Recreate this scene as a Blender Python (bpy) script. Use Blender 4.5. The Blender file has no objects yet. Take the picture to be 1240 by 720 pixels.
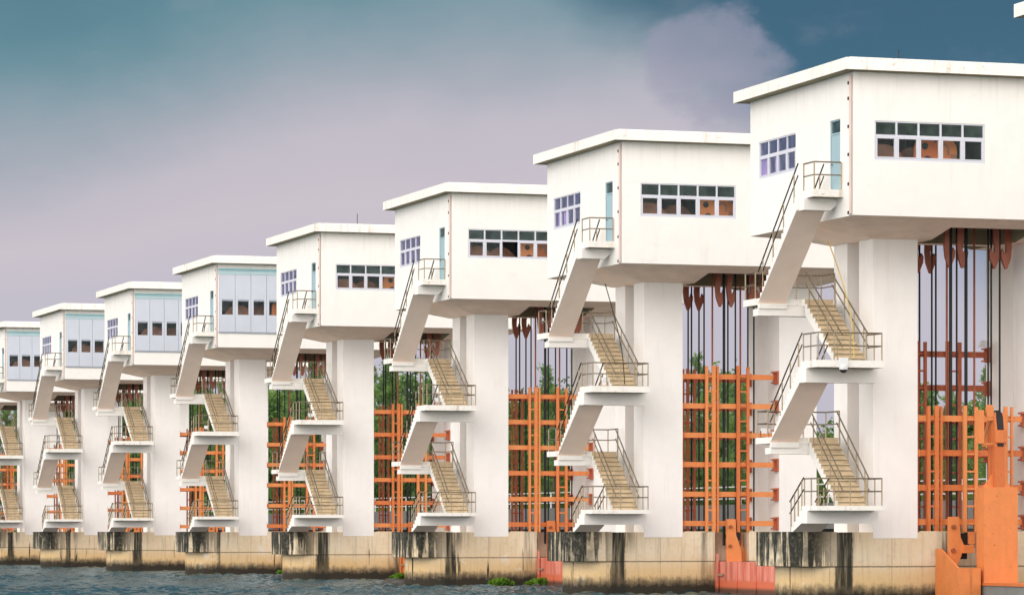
import bpy, math, random
from math import sin, cos, pi, radians, hypot
from mathutils import Vector, noise as mnoise

random.seed(7)
SC = bpy.context.scene
COL = SC.collection

# ------------------------------------------------------------------ constants
H = 2.68                      # pier top / eye level above the water
SP = 24.585                   # spacing of the towers along the dam
CAMX, CAMY = -51.624, -120.568
FX, FY = 0.306564, 0.951850   # viewing direction in plan
RX, RY = FY, -FX              # right hand direction in plan

# ------------------------------------------------------------------ node helpers
def srgb(r, g, b):
    def f(c):
        c /= 255.0
        return c/12.92 if c <= 0.04045 else ((c+0.055)/1.055)**2.4
    return (f(r), f(g), f(b), 1.0)

class NT:
    def __init__(self, tree):
        self.t = tree; self.n = tree.nodes; self.l = tree.links
    def new(self, typ, **kw):
        nd = self.n.new(typ)
        for k, v in kw.items(): setattr(nd, k, v)
        return nd
    def link(self, a, b): self.l.new(a, b)
    def inp(self, sock, v):
        if isinstance(v, (int, float)): sock.default_value = v
        elif isinstance(v, (tuple, list)):
            sock.default_value = v
        else: self.l.new(v, sock)
    def math(self, op, a, b=0.0, c=0.0, clamp=False):
        nd = self.new('ShaderNodeMath', operation=op); nd.use_clamp = clamp
        self.inp(nd.inputs[0], a); self.inp(nd.inputs[1], b); self.inp(nd.inputs[2], c)
        return nd.outputs[0]
    def vmath(self, op, a, b=(0, 0, 0)):
        nd = self.new('ShaderNodeVectorMath', operation=op)
        self.inp(nd.inputs[0], a); self.inp(nd.inputs[1], b)
        return nd
    def smooth(self, x, lo, hi, a=0.0, b=1.0):
        nd = self.new('ShaderNodeMapRange', interpolation_type='SMOOTHSTEP')
        self.inp(nd.inputs[0], x); self.inp(nd.inputs[1], lo); self.inp(nd.inputs[2], hi)
        self.inp(nd.inputs[3], a); self.inp(nd.inputs[4], b)
        return nd.outputs[0]
    def lin(self, x, lo, hi, a=0.0, b=1.0):
        nd = self.new('ShaderNodeMapRange')
        self.inp(nd.inputs[0], x); self.inp(nd.inputs[1], lo); self.inp(nd.inputs[2], hi)
        self.inp(nd.inputs[3], a); self.inp(nd.inputs[4], b)
        return nd.outputs[0]
    def mix(self, f, a, b, blend='MIX'):
        nd = self.new('ShaderNodeMix', data_type='RGBA', blend_type=blend)
        self.inp(nd.inputs[0], f); self.inp(nd.inputs[6], a); self.inp(nd.inputs[7], b)
        return nd.outputs[2]
    def noise(self, vec, scale, detail=4.0, rough=0.55, dist=0.0):
        nd = self.new('ShaderNodeTexNoise')
        self.inp(nd.inputs['Vector'], vec); self.inp(nd.inputs['Scale'], scale)
        self.inp(nd.inputs['Detail'], detail); self.inp(nd.inputs['Roughness'], rough)
        self.inp(nd.inputs['Distortion'], dist)
        return nd.outputs[0]
    def scale(self, vec, s, off=None):
        nd = self.new('ShaderNodeMapping')
        self.inp(nd.inputs[0], vec); nd.inputs[3].default_value = s
        if off is not None: self.inp(nd.inputs[1], off)
        return nd.outputs[0]
    def ramp(self, x, stops, interp='LINEAR'):
        nd = self.new('ShaderNodeValToRGB')
        cr = nd.color_ramp; cr.interpolation = interp
        while len(cr.elements) < len(stops): cr.elements.new(0.5)
        for e, (p, c) in zip(cr.elements, stops):
            e.position = p; e.color = c
        self.inp(nd.inputs[0], x)
        return nd.outputs[0]

def mat(name):
    m = bpy.data.materials.new(name); m.use_nodes = True
    nt = NT(m.node_tree)
    b = m.node_tree.nodes['Principled BSDF']
    return m, nt, b

def objcoord(nt, rand=True):
    tc = nt.new('ShaderNodeTexCoord')
    if not rand: return tc.outputs['Object']
    oi = nt.new('ShaderNodeObjectInfo')
    r = nt.math('MULTIPLY', oi.outputs['Random'], 37.0)
    cb = nt.new('ShaderNodeCombineXYZ')
    nt.link(r, cb.inputs[0]); nt.link(r, cb.inputs[1])
    return nt.vmath('ADD', tc.outputs['Object'], cb.outputs[0]).outputs[0]

def sep(nt, v):
    nd = nt.new('ShaderNodeSeparateXYZ'); nt.link(v, nd.inputs[0]); return nd.outputs

def paint(name, col, rough=0.6, var=0.12, dirt=0.0, dirtcol=(0.2, 0.15, 0.1, 1), metal=0.0, scale=1.2, streak=True, bump=0.0, spec=0.3):
    """painted surface: slow tone variation, vertical dirt streaks"""
    m, nt, b = mat(name)
    v = objcoord(nt)
    n1 = nt.noise(v, scale, 5.0, 0.6)
    hsv = nt.new('ShaderNodeHueSaturation')
    nt.inp(hsv.inputs['Value'], nt.lin(n1, 0.25, 0.75, 1.0-var, 1.0+var*0.5))
    hsv.inputs['Color'].default_value = col
    c = hsv.outputs[0]
    if dirt > 0:
        vs = nt.scale(v, (2.6, 2.6, 0.22) if streak else (2.0, 2.0, 2.0))
        n2 = nt.noise(vs, 1.3, 6.0, 0.65)
        n3 = nt.noise(v, 0.35, 3.0)
        f = nt.math('MULTIPLY', nt.smooth(n2, 0.5, 0.78), nt.smooth(n3, 0.35, 0.65))
        c = nt.mix(nt.math('MULTIPLY', f, dirt), c, dirtcol)
        if name == 'white_roof_edge':
            q = nt.noise(nt.scale(v, (1.5, 1.5, 4.0)), 2.6, 7.0, .75)
            c = nt.mix(nt.math('MULTIPLY', nt.math('MULTIPLY', nt.smooth(q, .55, .66), nt.smooth(n3, .40, .56)), .6), c, (0.50, 0.33, 0.20, 1))
    nt.link(c, b.inputs['Base Color'])
    b.inputs['Roughness'].default_value = rough
    b.inputs['Metallic'].default_value = metal
    b.inputs['Specular IOR Level'].default_value = spec
    if bump > 0:
        bp = nt.new('ShaderNodeBump'); bp.inputs['Strength'].default_value = bump
        bp.inputs['Distance'].default_value = 0.02
        nt.link(nt.noise(v, 9.0, 4.0), bp.inputs['Height']); nt.link(bp.outputs[0], b.inputs['Normal'])
    return m

M = {}
M['white'] = paint('white_wall_paint', (0.86, 0.83, 0.79, 1), 0.75, 0.04, 0.2, (0.55, 0.47, 0.40, 1), bump=0.15)
nt = NT(M['white'].node_tree); b = M['white'].node_tree.nodes['Principled BSDF']
src = b.inputs['Base Color'].links[0].from_socket
v = objcoord(nt); zz_ = sep(nt, nt.new('ShaderNodeTexCoord').outputs['Object'])[2]
rn = nt.noise(nt.scale(v, (4.0, 4.0, .12)), 1.0, 6.0, .65); bl = nt.noise(nt.scale(v, (1, 1, 2.2)), .55, 6.0, .7)
f1 = nt.math('MULTIPLY', nt.smooth(rn, .50, .70), nt.smooth(zz_, 14.6, 16.5))
c = nt.mix(nt.math('MULTIPLY', f1, .2), src, (0.42, 0.36, 0.29, 1))
c = nt.mix(nt.math('MULTIPLY', nt.smooth(bl, .60, .72), .16), c, (0.50, 0.46, 0.42, 1))
nt.link(c, b.inputs['Base Color'])
M['pillar'] = paint('white_pillar_paint', (0.885, 0.845, 0.815, 1), 0.75, 0.04, 0.25, (0.6, 0.47, 0.42, 1), bump=0.15)
M['roof'] = paint('white_roof_edge', (0.86, 0.83, 0.775, 1), 0.75, 0.04, 0.8, (0.42, 0.30, 0.20, 1), bump=0.1)
M['soffit'] = paint('shade_tinted_soffit', (0.97, 0.79, 0.67, 1), 0.8, 0.12, 0.25, (0.35, 0.30, 0.22, 1), streak=False)  # pinkish tone of the shaded soffit, put into its colour and brightened
M['under'] = paint('shade_tinted_stair_underside', (0.97, 0.80, 0.69, 1), 0.8, 0.06, 0.12, (0.5, 0.4, 0.3, 1), streak=False)  # stair undersides: pinkish shade painted in, lifted by a pale base
M['slabunder'] = paint('mossy_underside_step_shadow', (0.30, 0.26, 0.17, 1), 0.85, 0.2, 0.4, (0.2, 0.19, 0.12, 1), streak=False)  # moss on slab undersides; also the painted shadow strip under stair nosings
M['tread'] = paint('tan_stair_tread', (0.66, 0.52, 0.345, 1), 0.85, 0.3, 0.6, (0.28, 0.21, 0.13, 1), scale=3.0, streak=False)
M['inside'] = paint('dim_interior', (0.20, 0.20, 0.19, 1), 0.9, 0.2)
M['rail'] = paint('aged_rail_metal', (0.20, 0.155, 0.105, 1), 0.5, 0.25, 0.3, (0.14, 0.09, 0.05, 1), metal=0.35)
M['railpost'] = paint('cream_rail_post', (0.40, 0.32, 0.21, 1), 0.55, 0.2, 0.3, (0.25, 0.15, 0.08, 1), metal=0.1)
M['railshade'] = paint('shaded_hand_rail', (0.035, 0.03, 0.027, 1), 0.5, 0.3)  # rail colour darkened to stand for the left flights' rails in shade
M['cable'] = paint('greased_cable', (0.018, 0.018, 0.02, 1), 0.55, 0.3)
M['rod'] = paint('rusty_rod', (0.32, 0.10, 0.05, 1), 0.7, 0.3)
M['orange'] = paint('orange_gate_paint', (0.74, 0.225, 0.065, 1), 0.55, 0.14, 0.9, (0.33, 0.07, 0.025, 1), scale=2.0, bump=0.3)
nt = NT(M['orange'].node_tree); b = M['orange'].node_tree.nodes['Principled BSDF']
src = b.inputs['Base Color'].links[0].from_socket
rnd_ = nt.new('ShaderNodeObjectInfo').outputs['Random']
c = nt.mix(nt.lin(rnd_, 0, 1, 0.0, .55), src, (0.80, 0.33, 0.12, 1))
c = nt.mix(nt.math('MULTIPLY', nt.smooth(rnd_, .35, .0), .5), c, (0.50, 0.11, 0.035, 1))
v = objcoord(nt)
c = nt.mix(nt.math('MULTIPLY', nt.smooth(nt.noise(v, 7.0, 6.0, .75), .60, .70), .7), c, (0.20, 0.055, 0.025, 1))
nt.link(c, b.inputs['Base Color'])
M['frameshade'] = paint('shaded_frame_paint', (0.50, 0.14, 0.07, 1), 0.65, 0.25, 0.4, (0.12, 0.03, 0.015, 1), scale=2.0)  # darker copy of the frame paint: shade on far frames and brackets painted in
M['hook'] = paint('rusty_hook_paint', (0.45, 0.15, 0.10, 1), 0.6, 0.25, 0.4, (0.14, 0.04, 0.02, 1), scale=2.0)
m, nt, b = mat('faded_red_gate_paint')
v = objcoord(nt); zr = sep(nt, nt.new('ShaderNodeTexCoord').outputs['Object'])[2]
st = nt.noise(nt.scale(v, (5.0, 5.0, .25)), 1.2, 6.0, .65); st2 = nt.noise(nt.scale(v, (3.0, 3.0, .35)), 1.0, 5.0, .6)
c = nt.mix(nt.smooth(st2, .35, .62), (0.62, 0.13, 0.075, 1), (0.76, 0.28, 0.21, 1))
c = nt.mix(nt.math('MULTIPLY', nt.smooth(st, .55, .68), .85), c, (0.24, 0.06, 0.035, 1))
c = nt.mix(nt.smooth(nt.math('ADD', zr, nt.math('MULTIPLY', st, .3)), -1.85, -2.0), c, (0.66, 0.15, 0.07, 1))
c = nt.mix(nt.smooth(zr, -2.3, -2.5), c, (0.12, 0.05, 0.03, 1))
nt.link(c, b.inputs['Base Color']); b.inputs['Roughness'].default_value = .65
M['pink'] = m
M['alu'] = paint('pale_window_frame', (0.66, 0.66, 0.73, 1), 0.45, 0.05)
M['panel'] = paint('blue_grey_panel', (0.55, 0.58, 0.65, 1), 0.5, 0.05, 0.12, (0.38, 0.42, 0.48, 1))
M['teal'] = paint('teal_trim', (0.25, 0.46, 0.49, 1), 0.5, 0.12)
M['door'] = paint('blue_grey_door', (0.33, 0.47, 0.52, 1), 0.45, 0.08)
M['pipe'] = paint('pinkish_pipe', (0.66, 0.52, 0.47, 1), 0.5, 0.1, 0.3, (0.25, 0.16, 0.12, 1))
M['dark'] = paint('dark_clip', (0.03, 0.025, 0.02, 1), 0.6)
M['seam'] = paint('panel_seam', (0.33, 0.36, 0.42, 1), 0.6)
M['curtain'] = paint('lilac_curtain', (0.80, 0.52, 0.82, 1), 0.9, 0.1)
M['plaster'] = paint('white_plastic', (0.78, 0.78, 0.78, 1), 0.35, 0.04)
M['yellow'] = paint('yellow_cord', (0.62, 0.44, 0.10, 1), 0.6)
M['brown'] = paint('brown_machine_paint', (0.44, 0.21, 0.14, 1), 0.6, 0.35, scale=2.5)
M['deck'] = paint('grey_bridge_concrete', (0.22, 0.22, 0.21, 1), 0.9, 0.2, 0.5, (0.06, 0.06, 0.05, 1))
M['trunk'] = paint('tree_bark', (0.12, 0.09, 0.065, 1), 0.9, 0.3)

def concrete(name, block):
    m, nt, b = mat(name)
    tc = nt.new('ShaderNodeTexCoord'); raw = tc.outputs['Object']
    v = objcoord(nt)
    xyz = sep(nt, raw); z = xyz[2]
    n_big = nt.noise(v, 0.55, 5.0, 0.6)
    n_fine = nt.noise(v, 5.0, 6.0, 0.65)
    n_str = nt.noise(nt.scale(v, (3.2, 3.2, 0.16)), 1.0, 6.0, 0.65)
    n_thin = nt.noise(nt.scale(v, (9.0, 9.0, 0.5)), 1.0, 5.0, 0.6)
    c = nt.mix(nt.smooth(n_big, 0.3, 0.7), (0.72, 0.57, 0.38, 1), (0.79, 0.67, 0.50, 1))
    # ochre tint low down
    c = nt.mix(nt.math('MULTIPLY', nt.smooth(z, -0.9, -1.9), nt.lin(n_big, .3, .7, .5, 1.)), c, (0.70, 0.46, 0.20, 1))
    c = nt.mix(nt.smooth(n_thin, 0.5, 0.75, 0, 0.35), c, (0.30, 0.22, 0.14, 1))
    c = nt.mix(nt.smooth(n_fine, 0.5, 0.8, 0, 0.35), c, (0.40, 0.31, 0.21, 1))
    # light patches
    c = nt.mix(nt.math('MULTIPLY', nt.smooth(nt.noise(v, 0.9, 3.0), 0.62, 0.70), 0.5), c, (0.75, 0.70, 0.63, 1))
    # horizontal and vertical pour joints
    wob = nt.math('MULTIPLY', nt.math('SUBTRACT', n_fine, 0.5), 0.05)
    hj = nt.math('SUBTRACT', 1.0, nt.smooth(nt.math('ABSOLUTE', nt.math('ADD', nt.math('ADD', z, 1.275), wob)), 0.012, 0.04))
    xm = nt.math('ABSOLUTE', nt.math('SUBTRACT', nt.math('MODULO', nt.math('ADD', xyz[0], 30.25), 2.45), 1.2))
    vj = nt.math('SUBTRACT', 1.0, nt.smooth(nt.math('ADD', xm, nt.math('MULTIPLY', wob, .4)), 0.008, 0.03))
    c = nt.mix(nt.math('MULTIPLY', hj, 0.75), c, (0.10, 0.08, 0.06, 1))
    c = nt.mix(nt.math('MULTIPLY', vj, 0.35), c, (0.16, 0.12, 0.09, 1))
    # black weeping stains
    if block:
        lg = nt.math('MULTIPLY', nt.smooth(xyz[0], .5, -0.6), nt.smooth(nt.noise(v, 1.3, 5.0, .65), .34, .62))
        c = nt.mix(nt.math('MULTIPLY', lg, .75), c, (0.075, 0.078, 0.058, 1))
        thr = nt.lin(z, -1.3, 0.0, 0.47, 0.39)
        f = nt.smooth(n_str, thr, nt.math('ADD', thr, 0.05))
        f = nt.math('MULTIPLY', f, nt.lin(nt.noise(v, 6.0, 4.0), 0.25, 0.5, 0.7, 1.0))
        lf = nt.smooth(xyz[0], 0.75, -0.5)
        f = nt.math('MULTIPLY', f, nt.lin(lf, 0, 1, 0.35, 1.0))
    else:
        thr = nt.lin(z, -2.2, 0.0, 0.60, 0.645)
        f = nt.smooth(n_str, thr, nt.math('ADD', thr, 0.04))
        oi2 = nt.new('ShaderNodeObjectInfo').outputs['Random']
        wd = nt.math('ADD', nt.lin(oi2, 0, 1, .10, .34), nt.math('MULTIPLY', nt.math('SUBTRACT', n_str, .5), .7))
        nd_ = nt.math('ABSOLUTE', nt.math('ADD', nt.math('SUBTRACT', xyz[0], nt.lin(oi2, 0, 1, .74, .90)), nt.math('MULTIPLY', wob, 2.0)))
        nose = nt.math('SUBTRACT', 1.0, nt.smooth(nt.math('SUBTRACT', nd_, wd), -.04, .06))
        f = nt.math('MAXIMUM', f, nt.math('MULTIPLY', nose, nt.lin(n_thin, .3, .55, .6, 1.0)))
        hs_ = nt.math('MULTIPLY', nt.smooth(n_str, .47, .56), nt.math('MULTIPLY', nt.smooth(xyz[0], 2.0, 1.0), nt.smooth(z, -1.3, -.2)))
        f = nt.math('MAXIMUM', f, nt.math('MULTIPLY', hs_, .8))
        slot = nt.math('MULTIPLY', nt.smooth(xyz[0], 4.55, 4.85), nt.smooth(nt.math('ADD', xyz[0], 0.0), 5.3, 5.15))
        f = nt.math('MAXIMUM', f, nt.math('MULTIPLY', slot, nt.smooth(n_str, .42, .6, 0.1, 0.8)))
    c = nt.mix(nt.math('MULTIPLY', f, 0.97), c, (0.020, 0.022, 0.018, 1))
    # algae and wet band at the water line
    zz = nt.math('ADD', z, nt.math('ADD', nt.math('MULTIPLY', nt.math('SUBTRACT', n_str, 0.5), .55), nt.math('MULTIPLY', nt.math('SUBTRACT', n_fine, 0.5), .5)))
    wet = nt.smooth(zz, -1.84, -2.16)
    c = nt.mix(nt.math('MULTIPLY', wet, 0.8), c, (0.11, 0.083, 0.052, 1))
    wet2 = nt.smooth(zz, -2.08, -2.36)
    c = nt.mix(nt.math('MULTIPLY', wet2, 0.92), c, (0.022, 0.020, 0.016, 1))
    nt.link(c, b.inputs['Base Color'])
    b.inputs['Roughness'].default_value = 0.88
    b.inputs['Specular IOR Level'].default_value = 0.25
    bp = nt.new('ShaderNodeBump'); bp.inputs['Strength'].default_value = 0.5; bp.inputs['Distance'].default_value = 0.03
    nt.link(n_fine, bp.inputs['Height']); nt.link(bp.outputs[0], b.inputs['Normal'])
    return m
M['pier'] = concrete('weathered_pier_concrete', False)
M['block'] = concrete('black_streaked_concrete', True)

def glass_mat(name, tint, refl, fac):
    m, nt, b = mat(name)
    nt.n.remove(b)
    out = nt.n['Material Output']
    tr = nt.new('ShaderNodeBsdfTransparent'); tr.inputs[0].default_value = tint
    gl = nt.new('ShaderNodeBsdfGlossy'); gl.inputs['Color'].default_value = refl; gl.inputs['Roughness'].default_value = 0.08
    mx = nt.new('ShaderNodeMixShader')
    v = objcoord(nt)
    nt.inp(mx.inputs[0], nt.lin(nt.noise(v, 2.5, 4.0), 0.3, 0.7, fac*0.6, fac*1.4))
    nt.link(tr.outputs[0], mx.inputs[1]); nt.link(gl.outputs[0], mx.inputs[2]); nt.link(mx.outputs[0], out.inputs[0])
    return m
M['glass'] = glass_mat('window_glass', (0.95, 0.97, 0.97, 1), (0.5, 0.6, 0.62, 1), 0.12)
M['glassblue'] = glass_mat('blue_window_glass', (0.85, 0.87, 0.95, 1), (0.66, 0.68, 0.95, 1), 0.42)
M['glasstop'] = glass_mat('dusty_window_glass', (0.6, 0.68, 0.66, 1), (0.34, 0.45, 0.44, 1), 0.48)

def leaf_mat(name, a, b_, c_):
    m, nt, b = mat(name)
    g = nt.new('ShaderNodeNewGeometry')
    v = nt.new('ShaderNodeTexCoord').outputs['Object']
    n = nt.noise(v, 0.45, 3.0)
    c = nt.mix(g.outputs['Random Per Island'], a, b_)
    c = nt.mix(nt.smooth(n, 0.42, 0.68), c, c_)
    nt.link(c, b.inputs['Base Color'])
    b.inputs['Roughness'].default_value = 0.55
    b.inputs['Specular IOR Level'].default_value = 0.3
    tl = nt.new('ShaderNodeBsdfTranslucent'); nt.link(c, tl.inputs[0])
    mx = nt.new('ShaderNodeMixShader'); mx.inputs[0].default_value = 0.3
    nt.link(b.outputs[0], mx.inputs[1]); nt.link(tl.outputs[0], mx.inputs[2])
    nt.link(mx.outputs[0], nt.n['Material Output'].inputs[0])
    return m
M['needle'] = leaf_mat('feathery_foliage', (0.10, 0.18, 0.07, 1), (0.17, 0.28, 0.09, 1), (0.22, 0.35, 0.08, 1))
M['leaf'] = leaf_mat('broad_foliage', (0.06, 0.125, 0.045, 1), (0.12, 0.22, 0.055, 1), (0.18, 0.31, 0.06, 1))
M['shrub'] = leaf_mat('bright_shrub_foliage', (0.06, 0.14, 0.015, 1), (0.12, 0.25, 0.025, 1), (0.17, 0.31, 0.03, 1))
M['hyacinth'] = leaf_mat('water_plant_leaf', (0.10, 0.22, 0.015, 1), (0.17, 0.34, 0.025, 1), (0.06, 0.14, 0.012, 1))

# ------------------------------------------------------------------ mesh builder
class MB:
    def __init__(self): self.v = []; self.f = []; self.m = []; self.s = []
    def add(self, vs, fs, m=0, smooth=False):
        o = len(self.v); self.v += [tuple(p) for p in vs]
        for f in fs:
            self.f.append([o+i for i in f]); self.m.append(m); self.s.append(smooth)
    def box(self, x0, x1, y0, y1, z0, z1, m=0, mb=None):
        vs = [(x0,y0,z0),(x1,y0,z0),(x1,y1,z0),(x0,y1,z0),(x0,y0,z1),(x1,y0,z1),(x1,y1,z1),(x0,y1,z1)]
        self.add(vs, [(4,5,6,7),(0,1,5,4),(1,2,6,5),(2,3,7,6),(3,0,4,7)], m)
        self.add(vs, [(3,2,1,0)], m if mb is None else mb)
    def prism(self, poly, axis, lo, hi, m=0, mcap=None):
        """poly: 2D points; axis 'x': (y,z), 'y': (x,z), 'z': (x,y)"""
        n = len(poly)
        def P(p, t):
            return {'x': (t, p[0], p[1]), 'y': (p[0], t, p[1]), 'z': (p[0], p[1], t)}[axis]
        vs = [P(p, lo) for p in poly] + [P(p, hi) for p in poly]
        area = sum(poly[i][0]*poly[(i+1) % n][1]-poly[(i+1) % n][0]*poly[i][1] for i in range(n))
        flip = (area < 0) != (axis == 'y')
        side = [(i, (i+1) % n, n+(i+1) % n, n+i) for i in range(n)]
        caps = [tuple(range(n))[::-1], tuple(range(n, 2*n))]
        if flip:
            side = [f[::-1] for f in side]; caps = [c[::-1] for c in caps]
        self.add(vs, side, m)
        self.add(vs, caps, m if mcap is None else mcap)
    def tube(self, pts, r, n=6, m=0, closed=True):
        pts = [Vector(p) for p in pts]
        rs = r if isinstance(r, (list, tuple)) else [r]*len(pts)
        rings = []
        for i, p in enumerate(pts):
            if i == 0: d = pts[1]-pts[0]
            elif i == len(pts)-1: d = pts[-1]-pts[-2]
            else: d = (pts[i+1]-p).normalized()+(p-pts[i-1]).normalized()
            d.normalize()
            a = Vector((0, 0, 1)) if abs(d.z) < 0.9 else Vector((1, 0, 0))
            u = d.cross(a).normalized(); w = d.cross(u)
            rings.append([p+(u*cos(2*pi*k/n)+w*sin(2*pi*k/n))*rs[i] for k in range(n)])
        vs = [q for ring in rings for q in ring]
        fs = []
        for i in range(len(pts)-1):
            for k in range(n):
                fs.append((i*n+k, i*n+(k+1) % n, (i+1)*n+(k+1) % n, (i+1)*n+k))
        self.add(vs, fs, m, True)
        if closed:
            self.add(rings[0], [tuple(range(n))], m); self.add(rings[-1], [tuple(range(n))[::-1]], m)
    def disc(self, cx, y0, y1, cz, r, n=20, m=0):
        self.prism([(cx+r*cos(2*pi*k/n), cz+r*sin(2*pi*k/n)) for k in range(n)], 'y', y0, y1, m)
    def build(self, name, mats, parent=None, loc=None):
        me = bpy.data.meshes.new(name)
        me.from_pydata(self.v, [], self.f)
        if not isinstance(mats, (list, tuple)): mats = [mats]
        for mm in mats: me.materials.append(M[mm] if isinstance(mm, str) else mm)
        me.polygons.foreach_set('material_index', self.m)
        me.polygons.foreach_set('use_smooth', self.s)
        me.update()
        o = bpy.data.objects.new(name, me); COL.objects.link(o)
        if parent is not None: o.parent = parent
        if loc is not None: o.location = loc
        return o

def tag(o, label=None, cat=None, group=None, kind=None):
    if label: o['label'] = label
    if cat: o['category'] = cat
    if group: o['group'] = group
    if kind: o['kind'] = kind
    return o

def empty(name, loc=(0, 0, 0)):
    o = bpy.data.objects.new(name, None); COL.objects.link(o); o.location = loc
    o.empty_display_size = 0.3
    return o

def copy_tree(o, parent=None):
    c = o.copy(); COL.objects.link(c)
    if parent is not None: c.parent = parent
    for ch in list(o.children): copy_tree(ch, c)
    return c

ORD = {-1: 'cut-off corner tower', 0: 'largest tower', 1: 'second tower from right', 2: 'third tower from right', 3: 'fourth tower from right',
       4: 'fifth tower from right', 5: 'sixth tower from right', 6: 'seventh tower from right', 7: 'left edge tower', 8: 'hidden farthest tower'}
NTH = ['first', 'second', 'third', 'fourth', 'fifth', 'sixth', 'seventh', 'eighth', 'ninth', 'tenth', 'eleventh', 'twelfth']

# ------------------------------------------------------------------ wall with openings
def wall(mb, axis, c, t, u0, u1, z0, z1, holes, m=0, mi=1):
    """wall in plane axis=c of thickness t (inwards +), u along the other axis; holes (u0,u1,z0,z1)"""
    us = sorted({u0, u1, *[h[0] for h in holes], *[h[1] for h in holes]})
    zs = sorted({z0, z1, *[h[2] for h in holes], *[h[3] for h in holes]})
    def P(u, z, d): return (c+d, u, z) if axis == 'x' else (u, c+d, z)
    def hole(i, j):
        if i < 0 or j < 0 or i >= len(us)-1 or j >= len(zs)-1: return None
        um = (us[i]+us[i+1])/2; zm = (zs[j]+zs[j+1])/2
        return any(h[0] < um < h[1] and h[2] < zm < h[3] for h in holes)
    for i in range(len(us)-1):
        for j in range(len(zs)-1):
            if hole(i, j): continue
            a, b, e, f = us[i], us[i+1], zs[j], zs[j+1]
            q = [P(a, e, 0), P(b, e, 0), P(b, f, 0), P(a, f, 0)]
            k = [P(a, e, t), P(b, e, t), P(b, f, t), P(a, f, t)]
            if axis == 'x': q = q[::-1]; k = k[::-1]
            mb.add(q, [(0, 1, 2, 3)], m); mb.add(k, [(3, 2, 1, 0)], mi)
            for (ii, jj, p1, p2) in ((i-1, j, (a, e), (a, f)), (i+1, j, (b, e), (b, f)), (i, j-1, (a, e), (b, e)), (i, j+1, (a, f), (b, f))):
                if hole(ii, jj):
                    mb.add([P(*p1, 0), P(*p2, 0), P(*p2, t), P(*p1, t)], [(0, 1, 2, 3)], m)

CX1, CY1 = 12.15, 10.0          # cabin extents
ZB, ZT = 11.27, 16.38           # cabin wall bottom and top
WIN_L = (5.45, 9.13, 13.35, 14.76); WIN_R = (0.80, 5.11, 13.25, 14.66)
DOOR = (1.24, 2.19, 12.25, 14.83)

def window(root, axis, win, zmid, n, glass_low, glass_top, curtain=None, open_pane=None):
    u0, u1, z0, z1 = win
    fr = MB(); D0, D1 = 0.02, 0.09
    def B(a, b, e, f, d0=D0, d1=D1):
        if axis == 'x': fr.box(d0, d1, a, b, e, f)
        else: fr.box(a, b, d0, d1, e, f)
    g = 0.004
    B(u0+g, u1-g, z0+g, z0+.09); B(u0+g, u1-g, z1-.05, z1-g)
    B(u0+g, u1-g, zmid-.06, zmid+.03)
    w = (u1-u0)/n
    for i in range(n+1):
        u = u0+i*w
        a, b = u-.035, u+.035
        if i == 0: a, b = u0+g, u0+.06
        if i == n: a, b = u1-.06, u1-g
        B(a, b, z0+.092, zmid-.062, D0+.003, D1-.003); B(a, b, zmid+.032, z1-.052, D0+.003, D1-.003)
    # lower sashes have their own frame
    for i in range(n):
        if open_pane == i: continue
        a, b = u0+i*w+.038, u0+(i+1)*w-.038
        if i == 0: a = u0+.063
        if i == n-1: b = u1-.063
        for (p, q, e, f) in ((a, a+.05, z0+.095, zmid-.065), (b-.05, b, z0+.095, zmid-.065),
                             (a+.052, b-.052, z0+.095, z0+.13), (a+.052, b-.052, zmid-.11, zmid-.065)):
            B(p, q, e, f, D0-.008, D1-.012)
    f = fr.build('window', 'alu', root)
    pn = MB()
    def Q(a, b, e, h, m):
        d = 0.062
        if axis == 'x': pn.add([(d, a, e), (d, a, h), (d, b, h), (d, b, e)], [(0, 1, 2, 3)], m)
        else: pn.add([(a, d, e), (b, d, e), (b, d, h), (a, d, h)], [(0, 1, 2, 3)], m)
    for i in range(n):
        Q(u0+i*w+.02, u0+(i+1)*w-.02, zmid, z1-.02, 1)
        if open_pane != i: Q(u0+i*w+.02, u0+(i+1)*w-.02, z0+.05, zmid-.01, 0)
    pn.build('pane', [glass_low, glass_top], f)
    if curtain:
        cm = MB()
        for (i, part) in curtain:
            a = u0+i*w+.05; b = a+(w-.1)*part
            nseg = 7
            for s in range(nseg):
                ya, yb = a+(b-a)*s/nseg, a+(b-a)*(s+1)/nseg
                d0, d1 = .085+.02*(s % 2), .085+.02*((s+1) % 2)
                if axis == 'x': cm.add([(d0, ya, z0), (d0, ya, zmid), (d1, yb, zmid), (d1, yb, z0)], [(0, 1, 2, 3)])
        cm.build('curtain', 'curtain', f)
    return f

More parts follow.
